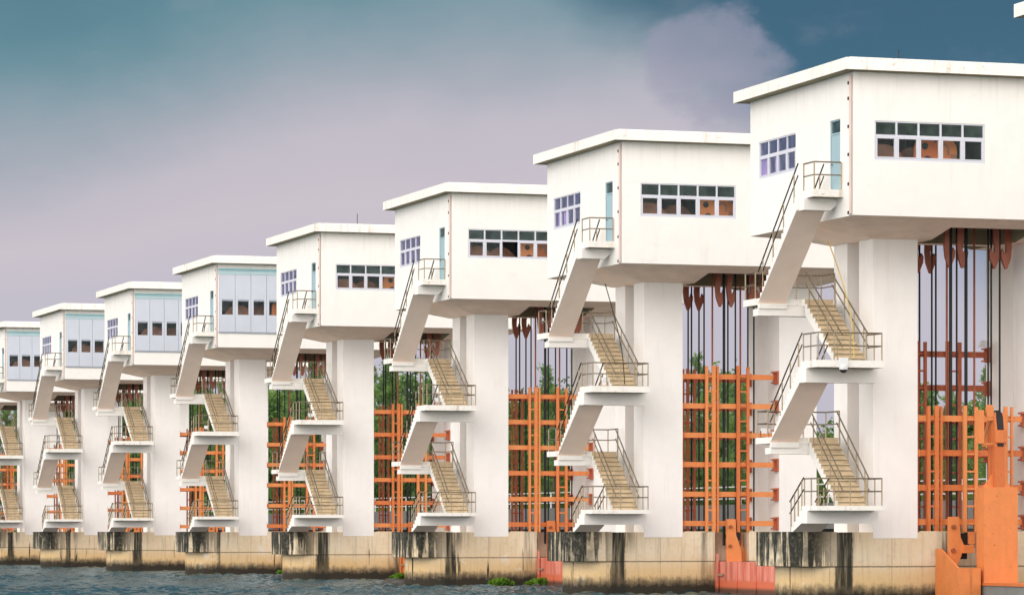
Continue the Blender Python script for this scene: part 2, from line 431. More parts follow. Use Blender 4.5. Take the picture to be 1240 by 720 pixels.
def flight(root, x0, x1, ya, za, yb, zb, n, th=0.48, rails=((0, 'rail'), (1, 'rail')), dark=True, ext=(0.0, 0.0), name='stair_flight', lowpts=None):
    """steps from (ya,za) down to (yb,zb)"""
    sg = 1 if yb > ya else -1
    rise = (za-zb)/n; run = abs(yb-ya)/n
    top = []
    y, z = ya, za
    for i in range(n):
        z -= rise
        if i == n-1: z = zb+0.004
        top.append((y, z)) if i else top.append((y, z))
        y2 = y+sg*run
        top.append((y2, z)); y = y2
        if i < n-1: pass
    prof = [(ya+sg*.006, za-0.006)]
    y = ya+sg*.006; z = za
    for i in range(n):
        z = za-rise*(i+1)
        if i == n-1: z = max(z, zb+0.004)
        prof.append((y, z)); y = ya+sg*run*(i+1); prof.append((y, z))
        low = lowpts or [(yb, zb-th+0.12), (ya, za-th-0.1)]
    mb = MB()
    sides = [(x0, -1), (x1, 1)]
    N = len(prof)
    poly = prof+low+[(ya, za-.006)]
    for x, s in sides:
        q = [(x, p[0], p[1]) for p in poly]
        mb.add(q, [tuple(range(len(q)))[::(s*sg)]], 0)
    for i in range(N-1):
        a, b = prof[i], prof[i+1]
        mb.add([(x0, *a), (x1, *a), (x1, *b), (x0, *b)], [(0, 1, 2, 3)], 1)
        # nosing lip, with its shadow painted as a dark strip below
        if i % 2 == 0 and sg < 0 and i:
            mb.box(x0+.012, x1-.012, b[0]-.035, b[0]-.001, a[1]-.05, a[1]+.003, 1, 3)
            mb.box(x0+.012, x1-.012, b[0]-.012, b[0]-.002, a[1]-.085, a[1]-.052, 3)
    for q in range(len(low)-1): mb.add([(x0, *low[q]), (x1, *low[q]), (x1, *low[q+1]), (x0, *low[q+1])], [(0, 1, 2, 3)], 2)
    mb.add([(x0, *poly[N-1]), (x1, *poly[N-1]), (x1, *low[0]), (x0, *low[0])], [(0, 1, 2, 3)], 0)
    mb.add([(x0, ya, za-.006), (x1, ya, za-.006), (x1, *low[-1]), (x0, *low[-1])], [(0, 1, 2, 3)], 0)
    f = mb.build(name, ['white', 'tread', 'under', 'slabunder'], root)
    for side, kind in rails:
        x = x0+.05 if side == 0 else x1-.05
        r = MB()
        mrail = 0 if kind == 'black' else 1  # black kind picks the rail colour with shade painted in
        L = abs(yb-ya)
        ea, eb = ext
        for h, rr in ((0.98, .03), (0.55, .026)):
            pa = (x, ya-sg*ea, za+h-.0+ea*rise/run); pb = (x, yb+sg*eb, zb+h+rise*.6-eb*rise/run)
            r.tube([pa, pb], rr, 6, mrail)
        npost = 4
        for i in range(npost):
            t = (i+.35)/(npost-.3)
            yy = ya+(yb-ya)*t; zz = za+(zb-za)*t
            r.tube([(x, yy, zz-.08), (x, yy, zz+.98+rise*.6*t)], .024, 6, 2)
        r.build('handrail', ['railshade', 'rail', 'railpost'], f)
    return f

def railing(parent, path, z, posts_every=0.72, h=0.98, mid=0.52, dark=False):
    """straight railing along a plan path"""
    r = MB()
    for hh, rr in ((h, .03), (mid, .026)):
        r.tube([(p[0], p[1], z+hh) for p in path], rr, 6, 1 if not dark else 0)
    done = set()
    for i in range(len(path)-1):
        a, b = path[i], path[i+1]
        L = hypot(b[0]-a[0], b[1]-a[1]); n = max(1, round(L/posts_every))
        for k in range(n+1):
            t = k/n; p = (round(a[0]+(b[0]-a[0])*t, 3), round(a[1]+(b[1]-a[1])*t, 3))
            if p in done: continue
            done.add(p)
            r.tube([(*p, z-.02), (*p, z+h)], .025, 6, 2 if not dark else 0)
    return r.build('railing', ['railshade', 'rail', 'railpost'], parent)

def landing(root, x0, x1, y0, y1, zt, th, name='landing'):
    mb = MB(); mb.box(x0, x1, y0, y1, zt-th, zt, 0, 1)
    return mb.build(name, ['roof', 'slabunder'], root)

def make_tower(variant, k0):
    root = empty('gate_tower', (0, 0, H))
    # ---- cabin
    mb = MB()
    if variant == 'window': holes_r = [WIN_R]
    else: holes_r = [(0.03, 5.02, 12.22, 16.07), (7.2, 11.6, 12.22, 16.07)] if False else [(0.06, 5.0, 12.22, 15.72)]
    wall(mb, 'x', 0.0, 0.18, 0, CY1, ZB, ZT, [WIN_L, DOOR])
    wall(mb, 'y', 0.0, 0.18, 0.0, CX1, ZB, ZT, holes_r)
    mb.box(CX1-.18, CX1, 0.001, CY1, ZB, ZT); mb.box(0.001, CX1-.181, CY1-.18, CY1, ZB, ZT)
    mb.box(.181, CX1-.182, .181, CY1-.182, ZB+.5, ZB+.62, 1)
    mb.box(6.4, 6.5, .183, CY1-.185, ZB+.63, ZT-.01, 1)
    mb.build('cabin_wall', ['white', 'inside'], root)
    # ---- roof slab
    rf = MB(); o = 0.5
    rf.box(-o, CX1+o, -o, CY1+o, 16.385, 16.81, 0, 1)
    rf.box(-o+.25, CX1+o-.25, -o+.25, CY1+o-.25, 16.812, 16.86, 0)
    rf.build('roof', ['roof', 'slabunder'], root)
    # ---- soffit: hipped underside with two hoist openings
    sf = MB()
    xs = [0.0, 1.95, 3.9, 4.35, 7.75, 8.2, 10.2, CX1]; ys = [0.0, 1.25, 2.95, 4.5, 5.2, 6.8, 8.75, CY1]
    def zlow(x, y):
        d = min(x/1.95, (CX1-x)/1.95, y/2.95, (CY1-y)/3.2, 1.0)
        return ZB-.003-0.56*max(0, d)
    def is_open(i, j):
        if i < 0 or j < 0 or i >= len(xs)-1 or j >= len(ys)-1: return False
        return 4.35 <= xs[i] < 7.75 and ys[j] in (1.25, 2.95, 5.2, 6.8)
    for i in range(len(xs)-1):
        for j in range(len(ys)-1):
            a, b, c, d = xs[i], xs[i+1], ys[j], ys[j+1]
            corners = [(a, c), (b, c), (b, d), (a, d)]
            if is_open(i, j):
                continue
            # triangulate along the hip
            P = [(x, y, zlow(x, y)) for x, y in corners]
            mb_mat = 0
            if (i == 0 and j in (0, 1)) or (i == 0 and j in (5, 6)) or i == len(xs)-2:
                ctr = ((a+b)/2, (c+d)/2)
                if (ctr[0] < 3) == (ctr[1] < 5): sf.add(P, [(2, 1, 0), (0, 3, 2)], 0)
                else: sf.add(P, [(3, 2, 1), (1, 0, 3)], 0)
            else: sf.add(P, [(3, 2, 1, 0)], 0)
            for ii, jj, e in ((i-1, j, (3, 0)), (i+1, j, (1, 2)), (i, j-1, (0, 1)), (i, j+1, (2, 3))):
                if is_open(ii, jj):
                    p, q = P[e[0]], P[e[1]]
                    sf.add([p, q, (q[0], q[1], ZB+.49), (p[0], p[1], ZB+.49)], [(0, 1, 2, 3)], 1)
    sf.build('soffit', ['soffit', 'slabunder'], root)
    # ---- pillars
    for (xa, xb) in ((2.05, 3.82), (8.30, 10.05)):
        for (ya, yb) in ((3.005, 4.30), (5.40, 6.67)):
            p = MB(); p.box(xa, xb, ya, yb, -.24, 10.74)
            p.build('pillar', 'pillar', root)
    # ---- rain pipe at the corner
    dp = MB()
    dp.tube([(-.06, .16, 16.3), (-.06, .16, 11.32)], .055, 8, 0)
    for z in (11.38, 12.4, 13.45, 14.45, 15.45, 16.0):
        dp.box(-.10, 0.001, .22, .36, z-.06, z+.05, 1)
    dp.build('rain_pipe', ['pipe', 'dark'], root)
    # ---- door
    d = MB(); y0, y1, z0, z1 = DOOR
    d.box(.05, .10, y0+.05, y1-.05, z0+.01, z1-.53, 0)
    dr = d.build('door', ['door'], root)
    fr = MB()
    fr.box(.03, .12, y0+.004, y0+.046, z0+.006, z1-.05); fr.box(.03, .12, y1-.046, y1-.004, z0+.006, z1-.05)
    fr.box(.03, .12, y0+.004, y1-.004, z1-.048, z1-.004); fr.box(.03, .12, y0+.05, y1-.05, z1-.525, z1-.47)
    fr.build('door_frame', 'door', dr)
    tp = MB(); tp.add([(.08, y0+.05, z1-.47), (.08, y0+.05, z1-.05), (.08, y1-.05, z1-.05), (.08, y1-.05, z1-.47)], [(0, 1, 2, 3)])
    tp.build('transom_pane', 'glasstop', dr)
    hd = MB(); hd.tube([(.05, y1-.12, z0+1.0), (-.01, y1-.12, z0+1.0), (-.01, y1-.24, z0+1.0)], .018, 6)
    hd.build('door_handle', 'dark', dr)
    # ---- windows
    window(root, 'x', WIN_L, 14.2, 4, 'glassblue', 'glassblue', [(2, .5), (3, .95)] if k0 == 0 else ([(3, .6), (2, .8)] if k0 == 1 else [(2, .55)]) if k0 < 4 else None)
    if variant == 'window':
        window(root, 'y', WIN_R, 14.14, 5, 'glass', 'glasstop', open_pane=2 if k0 == 2 else None)
    else:
        # folding shutter of tall flat panels, each with a small window
        lows = [.06, 1.06, 2.05, 3.03, 4.01, 5.0]
        ps = MB()
        holes = []
        for i in range(5):
            a, b = lows[i], lows[i+1]
            holes.append((a+.17, b-.14, 13.27, 14.2))
        # panel leaf slabs
        us = lows
        for i in range(5):
            a, b = us[i]+.012, us[i+1]-.012
            h = holes[i]
            ps.box(a, b, -.05, .03, 12.225, h[2]); ps.box(a, b, -.05, .03, h[3], 15.715)
            ps.box(a, h[0], -.05, .03, h[2]+.001, h[3]-.001); ps.box(h[1], b, -.05, .03, h[2]+.001, h[3]-.001)
            if i: ps.box(us[i]-.011, us[i]+.011, -.02, .02, 12.23, 15.71, 1)
        sh = ps.build('folding_shutter', ['panel', 'seam'], root)
        tr = MB()
        tr.box(.02, 5.05, -.09, -.003, 15.97, 16.09); tr.box(.02, 5.05, -.06, -.003, 15.725, 15.965, 1)
        tr.build('shutter_track', ['teal', 'panelteal'], sh)
        sl = MB(); sl.box(.02, 5.05, -.07, -.003, 12.15, 12.215)
        sl.build('shutter_sill', 'seam', sh)
        gp = MB()
        for i, h in enumerate(holes):
            gp.add([(h[0], -.01, h[2]), (h[1], -.01, h[2]), (h[1], -.01, h[3]), (h[0], -.01, h[3])], [(0, 1, 2, 3)], 0)
            gp.box(h[0]+.002, h[1]-.002, -.035, -.012, h[3]-.10, h[3]-.003, 1)
        gp.build('shutter_pane', ['glass', 'seam'], sh)
    # ---- antenna on some roofs
    if k0 in (0, 3):
        an = MB(); x = 2.0 if k0 == 0 else 2.2
        an.tube([(x, .6, 16.84), (x, .6, 17.3 if k0 == 0 else 17.5)], .02, 5)
        an.build('antenna', 'dark', root)
    # ---- zig-zag outside stair
    l = landing(root, -1.16, -.003, .97, 2.05, 12.25, .27)
    railing(l, [(-1.1, 2.0), (-1.1, 1.02), (-.06, 1.02)], 12.25, 0.9)
    b = MB(); b.prism([(-1.27, 11.55), (-1.27, 11.97), (-.003, 11.97), (-.003, 11.75), (-.25, 11.55)], 'y', 1.55, 2.04)
    b.build('landing_beam', 'white', root)
    flight(root, -1.36, -.26, 2.052, 12.25, 5.80, 8.62, 18, lowpts=[(5.80, 8.44), (2.052, 11.57)], rails=((0, 'black'), (1, 'black')), ext=(0.02, 0.1))
    l = landing(root, -1.45, 1.72, 5.80, 7.05, 8.62, .25)
    railing(l, [(-1.39, 5.98), (-1.39, 6.99), (1.66, 6.99), (1.66, 5.7)], 8.62, 0.9)
    b = MB(); b.box(-1.36, .85, 5.74, 6.3, 7.99, 8.248); b.box(-1.355, -.262, 5.66, 5.86, 8.25, 8.437); b.box(-.26, .85, 5.80, 6.3, 8.25, 8.365)
    b.build('landing_beam', 'white', root)
    flight(root, .42, 1.56, 5.60, 8.62, 2.30, 6.14, 13, rails=((0, 'rail'), (1, 'rail')), ext=(0.0, 0.15))
    b = MB(); b.box(.42, 1.72, 5.602, 5.795, 8.37, 8.618); b.build('landing_edge', 'white', root)
    l = landing(root, -1.10, 1.50, .75, 2.28, 6.14, .26)
    railing(l, [(-1.03, 2.2), (-1.03, .82), (1.44, .82), (1.44, 2.2)], 6.14, 0.66)
    b = MB(); b.box(-1.13, 1.66, 1.72, 2.27, 5.37, 5.878); b.build('landing_beam', 'white', root)
    flight(root, -1.12, -.02, 2.285, 6.14, 5.20, 3.48, 14, lowpts=[(5.20, 3.30), (2.285, 5.42)], rails=((0, 'black'), (1, 'black')), ext=(0.05, 0.1))
    l = landing(root, -1.20, 1.66, 5.20, 6.45, 3.48, .23)
    railing(l, [(-1.14, 5.38), (-1.14, 6.39), (1.6, 6.39), (1.6, 5.1)], 3.48, 0.9)
    b = MB(); b.box(-1.12, .62, 5.14, 5.7, 2.86, 3.098); b.box(-1.115, -.022, 5.06, 5.26, 3.10, 3.297); b.box(-.02, .62, 5.2, 5.7, 3.10, 3.245)
    b.build('landing_beam', 'white', root)
    flight(root, .38, 1.52, 5.05, 3.48, 2.15, .93, 13, rails=((0, 'rail'), (1, 'rail')), ext=(0.0, 0.15))
    b = MB(); b.box(.38, 1.66, 5.052, 5.195, 3.26, 3.478); b.build('landing_edge', 'white', root)
    l = landing(root, -1.10, 1.50, .75, 2.13, .93, .17)
    railing(l, [(-1.03, 2.1), (-1.03, .82), (1.44, .82), (1.44, 2.1)], .93, 0.66)
    b = MB(); b.box(-1.13, 1.66, 1.62, 2.12, .30, .758); b.build('landing_beam', 'white', root)
    flight(root, -1.12, -.02, 2.132, .93, 3.4, .0, 5, lowpts=[(3.4, .003), (2.99, .003), (2.132, .32)], rails=((0, 'black'), (1, 'black')), ext=(0.05, 0.0))
    return root

M['panelteal'] = paint('pale_teal_band', (0.42, 0.56, 0.60, 1), 0.5, 0.06)

# ------------------------------------------------------------------ concrete pier
def make_pier():
    root = empty('concrete_pier', (0, 0, H))
    ZW = -5.0
    body = MB()
    nose = [(0.6-1.5*cos(t), 4.855-1.835*sin(t)) for t in [(-pi/2+pi*i/18) for i in range(19)]]
    # plan outline: nose, then straight side with gate slots on both faces
    side_n = [(5.3, 3.02), (5.3, 3.75), (6.9, 3.75), (6.9, 3.02), (13.2, 3.02)]
    side_f = [(13.2, 6.69), (6.9, 6.69), (6.9, 5.95), (5.3, 5.95), (5.3, 6.69)]
    # nose runs from far side (y max) round to near side
    nose_pts = sorted(nose, key=lambda p: -p[1])
    poly = nose_pts+side_n+side_f
    body.prism(poly, 'z', ZW, -.02)
    body.build('pier_wall', 'pier', root)
    pl = MB()
    pl.prism([(-1.25, 6.25), (-1.25, 3.75), (-.70, 2.985), (.60, 2.985), (.60, 6.7)], 'z', -1.265, 0.0)
    pl.build('platform_block', 'block', root)
    kb = MB()
    kb.box(3.95, 5.29, 3.028, 3.2, -.018, .02); kb.box(6.91, 8.2, 3.028, 3.2, -.018, .02)
    kb.build('kerb', 'pier', root)
    return root

# ------------------------------------------------------------------ orange gate guide frames
LEV = [.36, 1.62, 2.9, 4.17, 5.43, 6.70]
def make_frame(near, nlev, first=False):
    root = empty('gate_guide_frame', (0, 0, H))
    y = 3.24 if near else 6.42
    mt = 'orange' if near else 'frameshade'
    top = LEV[nlev-1]+.45
    for z in LEV[:nlev]:
        b = MB(); b.box(3.98, 8.10, y-.08, y+.08, z-.11, z+.11)
        b.build('crossbar', mt, root)
        for side in (0, 1):
            k = MB()
            if side == 0:
                k.box(3.823, 3.86, y-.14, y+.26, z-.28, z+.28); k.box(3.861, 3.979, y-.085, y+.085, z-.125, z+.125)
            else:
                k.box(8.225, 8.297, y-.2, y+.26, z-.28, z+.28); k.box(8.08, 8.224, y-.16, y+.22, z+.20, z+.26); k.box(8.08, 8.224, y-.16, y+.22, z-.26, z-.20)
                k.box(8.101, 8.224, y-.05, y+.05, z-.19, z+.19)
            k.build('bracket', 'frameshade' if side else mt, root)
    sx = -.66 if first else 0.0
    if near: posts = [(4.90, 5.02, 0), (5.20, 5.36, .02), (5.42, 5.51, 0), (6.35, 6.49, .03), (6.81, 6.93, -.02)]; rungs = [(5.02, 5.20), (5.36, 5.42), (6.49, 6.81)]
    else: posts = [(5.03, 5.11, 0), (5.22, 5.34, .03), (5.54, 5.65, 0)]+([(6.45, 6.57, .04), (6.96, 7.08, 0)] if first else []); rungs = [(5.34, 5.54), (5.11, 5.22)]+([(6.57, 6.96)] if first else [])
    posts = [(a+sx*near, b_+sx*near, c_) for a, b_, c_ in posts]; rungs = [(a+sx*near, b_+sx*near) for a, b_ in rungs]
    if near and first: posts.append((7.34, 7.48, 0)); posts.append((7.62, 7.7, 0)); rungs.append((7.48, 7.62))
    done = set()
    def rungs_in(mb, a, b_):
        z = .3
        while z < top-.1:
            mb.box(a-.002, b_+.002, y-.17, y-.12, z-.035, z+.035); z += .64
    for a, b_ in rungs:
        lad = MB()
        for q, (pa, pb, dz) in enumerate(posts):
            if q not in done and (abs(pb-a) < .006 or abs(pa-b_) < .006):
                lad.box(pa, pb, y-.20, y-.094, -.018, top+dz); done.add(q)
        rungs_in(lad, a, b_)
        lad.build('ladder', mt, root)
    for q, (pa, pb, dz) in enumerate(posts):
        if q in done: continue
        p = MB(); p.box(pa, pb, y-.20, y-.094, -.018, top+dz)
        p.build('guide_post', mt, root)
    return root

# ------------------------------------------------------------------ hooks and cables
HOOK = [(-.17, .40), (.07, .40), (.06, -.35), (.0, -.60), (.01, -.80), (.09, -.86), (.15, -.66), (.23, -.80), (.21, -1.02), (.04, -1.42), (-.03, -1.40), (-.17, -1.02), (-.21, -.6)]
def make_hook(mirror):
    root = empty('lifting_hook', (0, 0, H))
    h = MB(); s = -1 if mirror else 1
    pts = [(s*p[0], p[1]) for p in HOOK]
    h.prism(pts, 'y', -.07, .07); h.build('hook_plate', 'hook', root)
    p = MB(); p.disc(-.05, -.11, .11, .22, .06, 10); p.build('pin', 'rod', root)
    return root

# ------------------------------------------------------------------ gate leaf between two piers (far end at pier k, runs toward the viewer)
def make_gate(mat_panel, low_top):
    root = empty('lift_gate', (0, 0, H))
    zt, zb = -1.28, -4.2
    y0, y1 = -17.85, 3.6
    p = MB()
    p.box(5.33, 5.95, y0, y1, zb, zt)
    for yy in [y0+.6+i*2.2 for i in range(10)]:
        p.box(5.27, 5.327, yy, yy+.08, zb, zt-.02)
    p.build('gate_panel', mat_panel, root)
    w = MB(); w.box(5.22, 5.265, 2.45, 2.65, zb, zt+.33); w.build('edge_guide', mat_panel, root)
    w = MB(); w.box(5.2, 5.265, 1.9, 2.4, -1.88, -1.80); w.build('seal_bracket', 'railpost', root)
    # lifting lug: two tapered plates with a sheave between
    def lug(yc, xo):
        a = MB(); a.prism([(5.50+xo, zt), (5.50+xo, .55), (5.92+xo, .55), (5.95+xo, -.15), (6.18+xo, -.75), (6.2+xo, zt)], 'y', yc-.36, yc-.28)
        lg = a.build('lifting_lug', 'orange', root)
        a2 = MB(); a2.prism([(6.02+xo, zt), (5.98+xo, -.1), (6.25+xo, -.12), (6.62+xo, -1.0), (6.58+xo, zt)], 'y', yc+.1, yc+.18)
        a2.build('lug_plate', 'orange', lg)
        s = MB(); s.disc(5.9+xo, yc-.2, yc+.06, -.2, .3, 16); s.build('sheave', 'cable', lg)
        for bx, bz in ((5.68, .22), (5.66, -.62)):
            n = MB(); n.disc(bx+xo, yc-.45, yc-.362, bz, .075, 8); n.build('bolt', 'rod', lg)
    lug(3.3, .32)
    b = MB(); b.box(5.952, 6.75, 2.6, 3.6, zb, zt-.05); b.build('end_girder', mat_panel, root)
    return root

def make_raised_gate():
    """downstream leaf with tall end post standing in the nearest opening"""
    root = empty('raised_gate', (0, 0, H))
    p = MB(); p.box(5.55, 7.4, -17.5, 1.75, -3.6, -1.95)
    p.build('gate_beam', ['deck'], root)
    fl_ = MB(); fl_.box(5.5, 7.45, -17.5, 1.8, -1.948, -1.862); fl_.build('gate_flange', 'orange', root)
    c = MB(); c.box(5.56, 6.9, 1.0, 1.65, -1.858, 1.62); ps = c.build('end_post', 'orange', root)
    for z in (-.2,):
        pass
    n = MB(); n.box(6.0, 6.38, 1.02, 1.64, 1.622, 3.1); n.build('post_neck', 'orange', ps)
    g = MB(); g.prism([(5.62, 1.622), (5.997, 1.622), (5.997, 2.1)], 'y', 1.2, 1.26); g.prism([(6.383, 1.622), (6.72, 1.622), (6.383, 2.1)], 'y', 1.2, 1.26)
    g.build('gusset', 'orange', ps)
    h = MB()
    prof_ = [(1.02, 3.102), (1.02, 3.72), (1.14, 4.34), (1.55, 4.34), (2.15, 3.25), (2.15, 3.102)]
    h.prism(prof_, 'x', 6.0, 6.09); h.prism(prof_, 'x', 6.35, 6.44)
    h.box(6.091, 6.349, .98, 1.1, 3.22, 3.70); h.box(5.99, 6.45, .955, 1.018, 3.24, 3.68)
    hd = h.build('lug_head', 'orange', root)
    s = MB()
    s.prism([(1.0, 3.72), (1.08, 4.2), (1.3, 4.42), (1.6, 4.3), (1.9, 3.72)], 'x', 6.1, 6.34)
    s.build('sheave', 'cable', hd)
    s = MB(); s.box(6.1, 6.34, 1.0, 1.6, 3.102, 3.2); s.build('block', 'cable', hd)
    q = MB(); q.tube([(5.995, 1.1, 4.3), (5.995, 2.1, 3.2)], .025, 5); q.build('edge_bar', 'railpost', hd)
    a = MB(); a.box(5.38, 5.58, 1.05, 1.3, 3.2, 4.42); a.box(5.581, 5.998, 1.14, 1.22, 4.05, 4.17); a.box(5.581, 5.998, 1.14, 1.22, 3.15, 3.24); a.prism([(5.72, 4.171), (6.0, 4.171), (6.0, 4.5), (5.94, 4.62), (5.78, 4.62), (5.72, 4.5)], 'y', 1.12, 1.24)
    a.build('side_arm', 'orange', hd)
    # end box of the lower leaf with its lug, nearer to the viewer
    return root

def make_end_box():
    root = empty('gate_end_box', (0, 0, H))
    b = MB()
    b.box(4.50, 5.42, 1.0, 2.95, -4.0, -1.32); b.build('box_shell', 'orange', root)
    w = MB(); w.prism([(2.95, -1.318), (2.95, -.62), (2.55, -.62), (1.02, -1.318)], 'x', 4.51, 4.60); w.build('sloping_plate', 'orange', root)
    a = MB(); a.prism([(4.78, -1.318), (4.80, .55), (5.22, .55), (5.28, -.2), (5.42, -.5), (5.30, -.9), (5.1, -1.318)], 'y', 2.42, 2.52); lg = a.build('lifting_lug', 'orange', root)
    for bx, bz in ((4.98, .18), (4.96, -.68)):
        n = MB(); n.disc(bx, 2.33, 2.417, bz, .08, 8); n.build('bolt', 'rod', lg)
    s = MB(); s.disc(5.42, 2.56, 2.82, -.35, .3, 16); s.box(5.25, 5.6, 2.55, 2.85, -1.0, -.66); s.build('sheave', 'cable', lg)
    c = MB(); c.box(5.35, 5.78, 2.3, 2.54, -.78, -.48); c.box(5.62, 5.8, 2.3, 2.54, -.45, .0); c.build('clamp', 'orange', lg)
    return root

# ------------------------------------------------------------------ hoist machine inside the cabin
def make_hoist(dx):
    root = empty('hoist_machine', (0, 0, H))
    z0 = ZB+.62
    def plate(cx, y, mirror):
        p = MB(); n = 14
        pts = [(cx-.46, z0), (cx-.46, 13.75)]+[(cx-.46*cos(pi*i/n), 13.75+.42*sin(pi*i/n)) for i in range(1, n)]+[(cx+.46, 13.75), (cx+.46, z0)]
        p.prism(pts, 'y', y, y+.08)
        o = p.build('bearing_plate', 'orange', root)
        h = MB()
        if mirror > 0:
            h.disc(cx-.04, y-.02, y-.003, 13.86, .125, 16); h.disc(cx+.06, y-.02, y-.003, 13.34, .17, 16)
        else:
            n_ = 10; arc = [(cx-.05+.22*cos(a_*pi/n_-.6), 13.72+.28*sin(a_*pi/n_-.6)) for a_ in range(n_+1)]
            arc += [(cx-.05+.13*cos(a_*pi/n_-.6), 13.72+.19*sin(a_*pi/n_-.6)) for a_ in range(n_, -1, -1)]
            h.prism(arc, 'y', y-.02, y-.003); h.box(cx+.22, cx+.45, y-.02, y-.004, z0, 13.6)
        h.build('bore', 'cable' if mirror > 0 else 'brown', o)
        b = MB(); b.box(cx+.1, cx+.36, y-.1, y-.003, z0, 13.4); b.build('rib', 'orange', o)
    plate(3.95+dx, .45, 1); plate(4.74+dx, .52, -1)
    d = MB(); d.disc(1.45, .9, 3.4, 13.05, .72, 28); d.disc(1.45, .75, .898, 13.0, .92, 28); d.disc(1.45, .68, .748, 13.0, .25, 16); d.build('rope_drum', 'brown', root)
    d = MB(); d.disc(2.9, 1.3, 1.5, 13.1, .80, 28); d.disc(2.9, 1.2, 1.298, 13.1, .55, 28); d.build('gear_wheel', 'brown', root)
    f = MB(); f.box(.6, 5.4, .9, 1.02, z0, 12.5); f.box(.6, 5.4, 3.2, 3.35, z0, 12.5); f.build('base_frame', 'brown', root)
    return root

# ------------------------------------------------------------------ assemble the row of towers
KS = list(range(-1, 9))
protoS = None
piers = {}
pier0 = make_pier()
fr_near = make_frame(True, 6); fr_near_low = make_frame(True, 4, True); fr_far = make_frame(False, 6); fr_far0 = make_frame(False, 6, True)
gate_pink = make_gate('pink', True); gate_or = make_gate('orange', True)
hookA = make_hook(False); hookB = make_hook(True)

def place(proto, k, used=[], dx=0, dy=0, dz=0):
    if proto.name in used: o = copy_tree(proto)
    else: o = proto; used.append(proto.name)
    o.location = (proto_loc[proto.name][0]+dx, k*SP+dy, H+dz) if proto.name in proto_loc else (dx, k*SP+dy, H+dz)
    return o
proto_loc = {}

tower_w = None; tower_s = None
LBL = {-1: 'white roof corner of a tower cut off by the top right corner of the photo',
       0: 'largest white gate tower, cut by the right edge, with a five-pane side window',
       1: 'second white gate tower from right, orange machine showing in two right panes',
       2: 'third white gate tower from right, one dark open pane in its side window',
       3: 'fourth white gate tower from right, thin antenna on roof, glass side window',
       4: 'fifth white gate tower from right, first one with blue-grey folding panels',
       5: 'sixth white gate tower from right, between two other blue-panelled towers',
       6: 'seventh white gate tower from right, last blue-panelled tower seen whole',
       7: 'small white gate tower cut by the left edge of the photo',
       8: 'farthest white gate tower, almost hidden beyond the left edge'}
for k in KS:
    if k < 4:
        t = make_tower('window', k)
    elif k == 4:
        t = make_tower('panel', k); tower_s = t
    else:
        t = copy_tree(tower_s)
    t.location = (0, k*SP, H)
    tag(t, LBL[k], 'gate tower', 'white gate towers in a row along the dam')
    p = place(pier0, k)
    tag(p, 'weathered concrete pier with black streaks, standing in water under '+ORD[k], 'pier', 'concrete piers of the dam')
    f = place(fr_near_low if k == 0 else fr_near, k)
    tag(f, ('short ' if k == 0 else '')+'bright orange ladder-like guide frame, near side under '+ORD[k], 'guide frame', 'orange gate guide frames')
    f = place(fr_far0 if k == 0 else fr_far, k)
    tag(f, 'dark red ladder-like guide frame, far side under '+ORD[k], 'guide frame', 'dark red gate guide frames')
    if k >= 1:
        g = place(gate_or if k in (3, 5, 7) else gate_pink, k)
        tag(g, ('orange' if k in (3, 5, 7) else 'faded pinkish red')+' lift gate low over water at pier of '+ORD[k], 'lift gate', 'steel lift gates')
    if 0 <= k <= 7:
        sx = -.42 if k == 0 else 0.0
        hs = [(5.66+sx, 3.35, 0, 'near row, first from left'), (6.18+sx, 3.35, 0, 'near row, second from left'), (7.08, 3.35, 1, 'near row, third from left'), (7.55, 3.35, 1, 'near row, fourth from left'),
              (5.29, 6.3, 0, 'far row, left one'), (5.80, 6.3, 0, 'far row, right one')]
        for (x, y, mir, w) in hs:
            z = 11.15 if y < 5 else 11.15
            h = place(hookB if mir else hookA, k, dx=x, dy=y, dz=z)
            tag(h, 'rusty hook under '+ORD[k]+', '+w, 'hook', 'rusty lifting hooks under the gate towers')

# cables: each its own object, sharing two meshes
def make_cable(name, r, m, z0, z1):
    c = MB(); c.tube([(0, 0, z0), (0.0, 0, z1)], r, 6); return c.build(name, m)
cab_thin = make_cable('hoist_cable', .036, 'cable', -.6, 11.7)
cab_thick = make_cable('hoist_cable', .062, 'cable', -.6, 11.7)
rod_thin = make_cable('hoist_rod', .04, 'rod', -.6, 11.7)
CABLES = [(5.34, 3.4, 'r'), (5.84, 3.3, 'T'), (6.06, 3.4, 't'), (6.37, 3.3, 't'), (6.64, 3.4, 'r'), (6.95, 3.3, 't'), (7.27, 3.4, 't'),
          (5.33, 6.35, 't'), (5.45, 6.25, 't'), (5.84, 6.35, 't'), (6.06, 6.3, 't')]
CABLES0 = [(5.17, 3.4, 'r'), (5.28, 3.3, 'T'), (5.57, 3.4, 't'), (5.9, 3.3, 'T'), (6.33, 3.5, 'r'), (6.8, 3.3, 't'), (6.97, 3.4, 't'), (7.27, 3.3, 't'),
          (5.4, 6.35, 't'), (5.86, 6.25, 't'), (6.07, 6.35, 't')]
for k in range(0, 8):
    for i, (x, y, ty) in enumerate(CABLES0 if k == 0 else CABLES):
        pr = {'t': cab_thin, 'T': cab_thick, 'r': rod_thin}[ty]
        o = place(pr, k, dx=x+0.06*((k*7+i*3) % 5-2)/5*(k > 1), dy=y)
        row = 'near row' if y < 5 else 'far row'; idx = i if y < 5 else i-(8 if k == 0 else 7)
        kind = {'t': 'thin black hoist cable', 'T': 'thick black hoist cable', 'r': 'thin rusty red hoist rod'}[ty]
        tag(o, kind+' under '+ORD[k]+', '+NTH[idx]+' from left, '+row, 'rod' if ty == 'r' else 'cable', 'hoist cables and rods hanging under the towers')

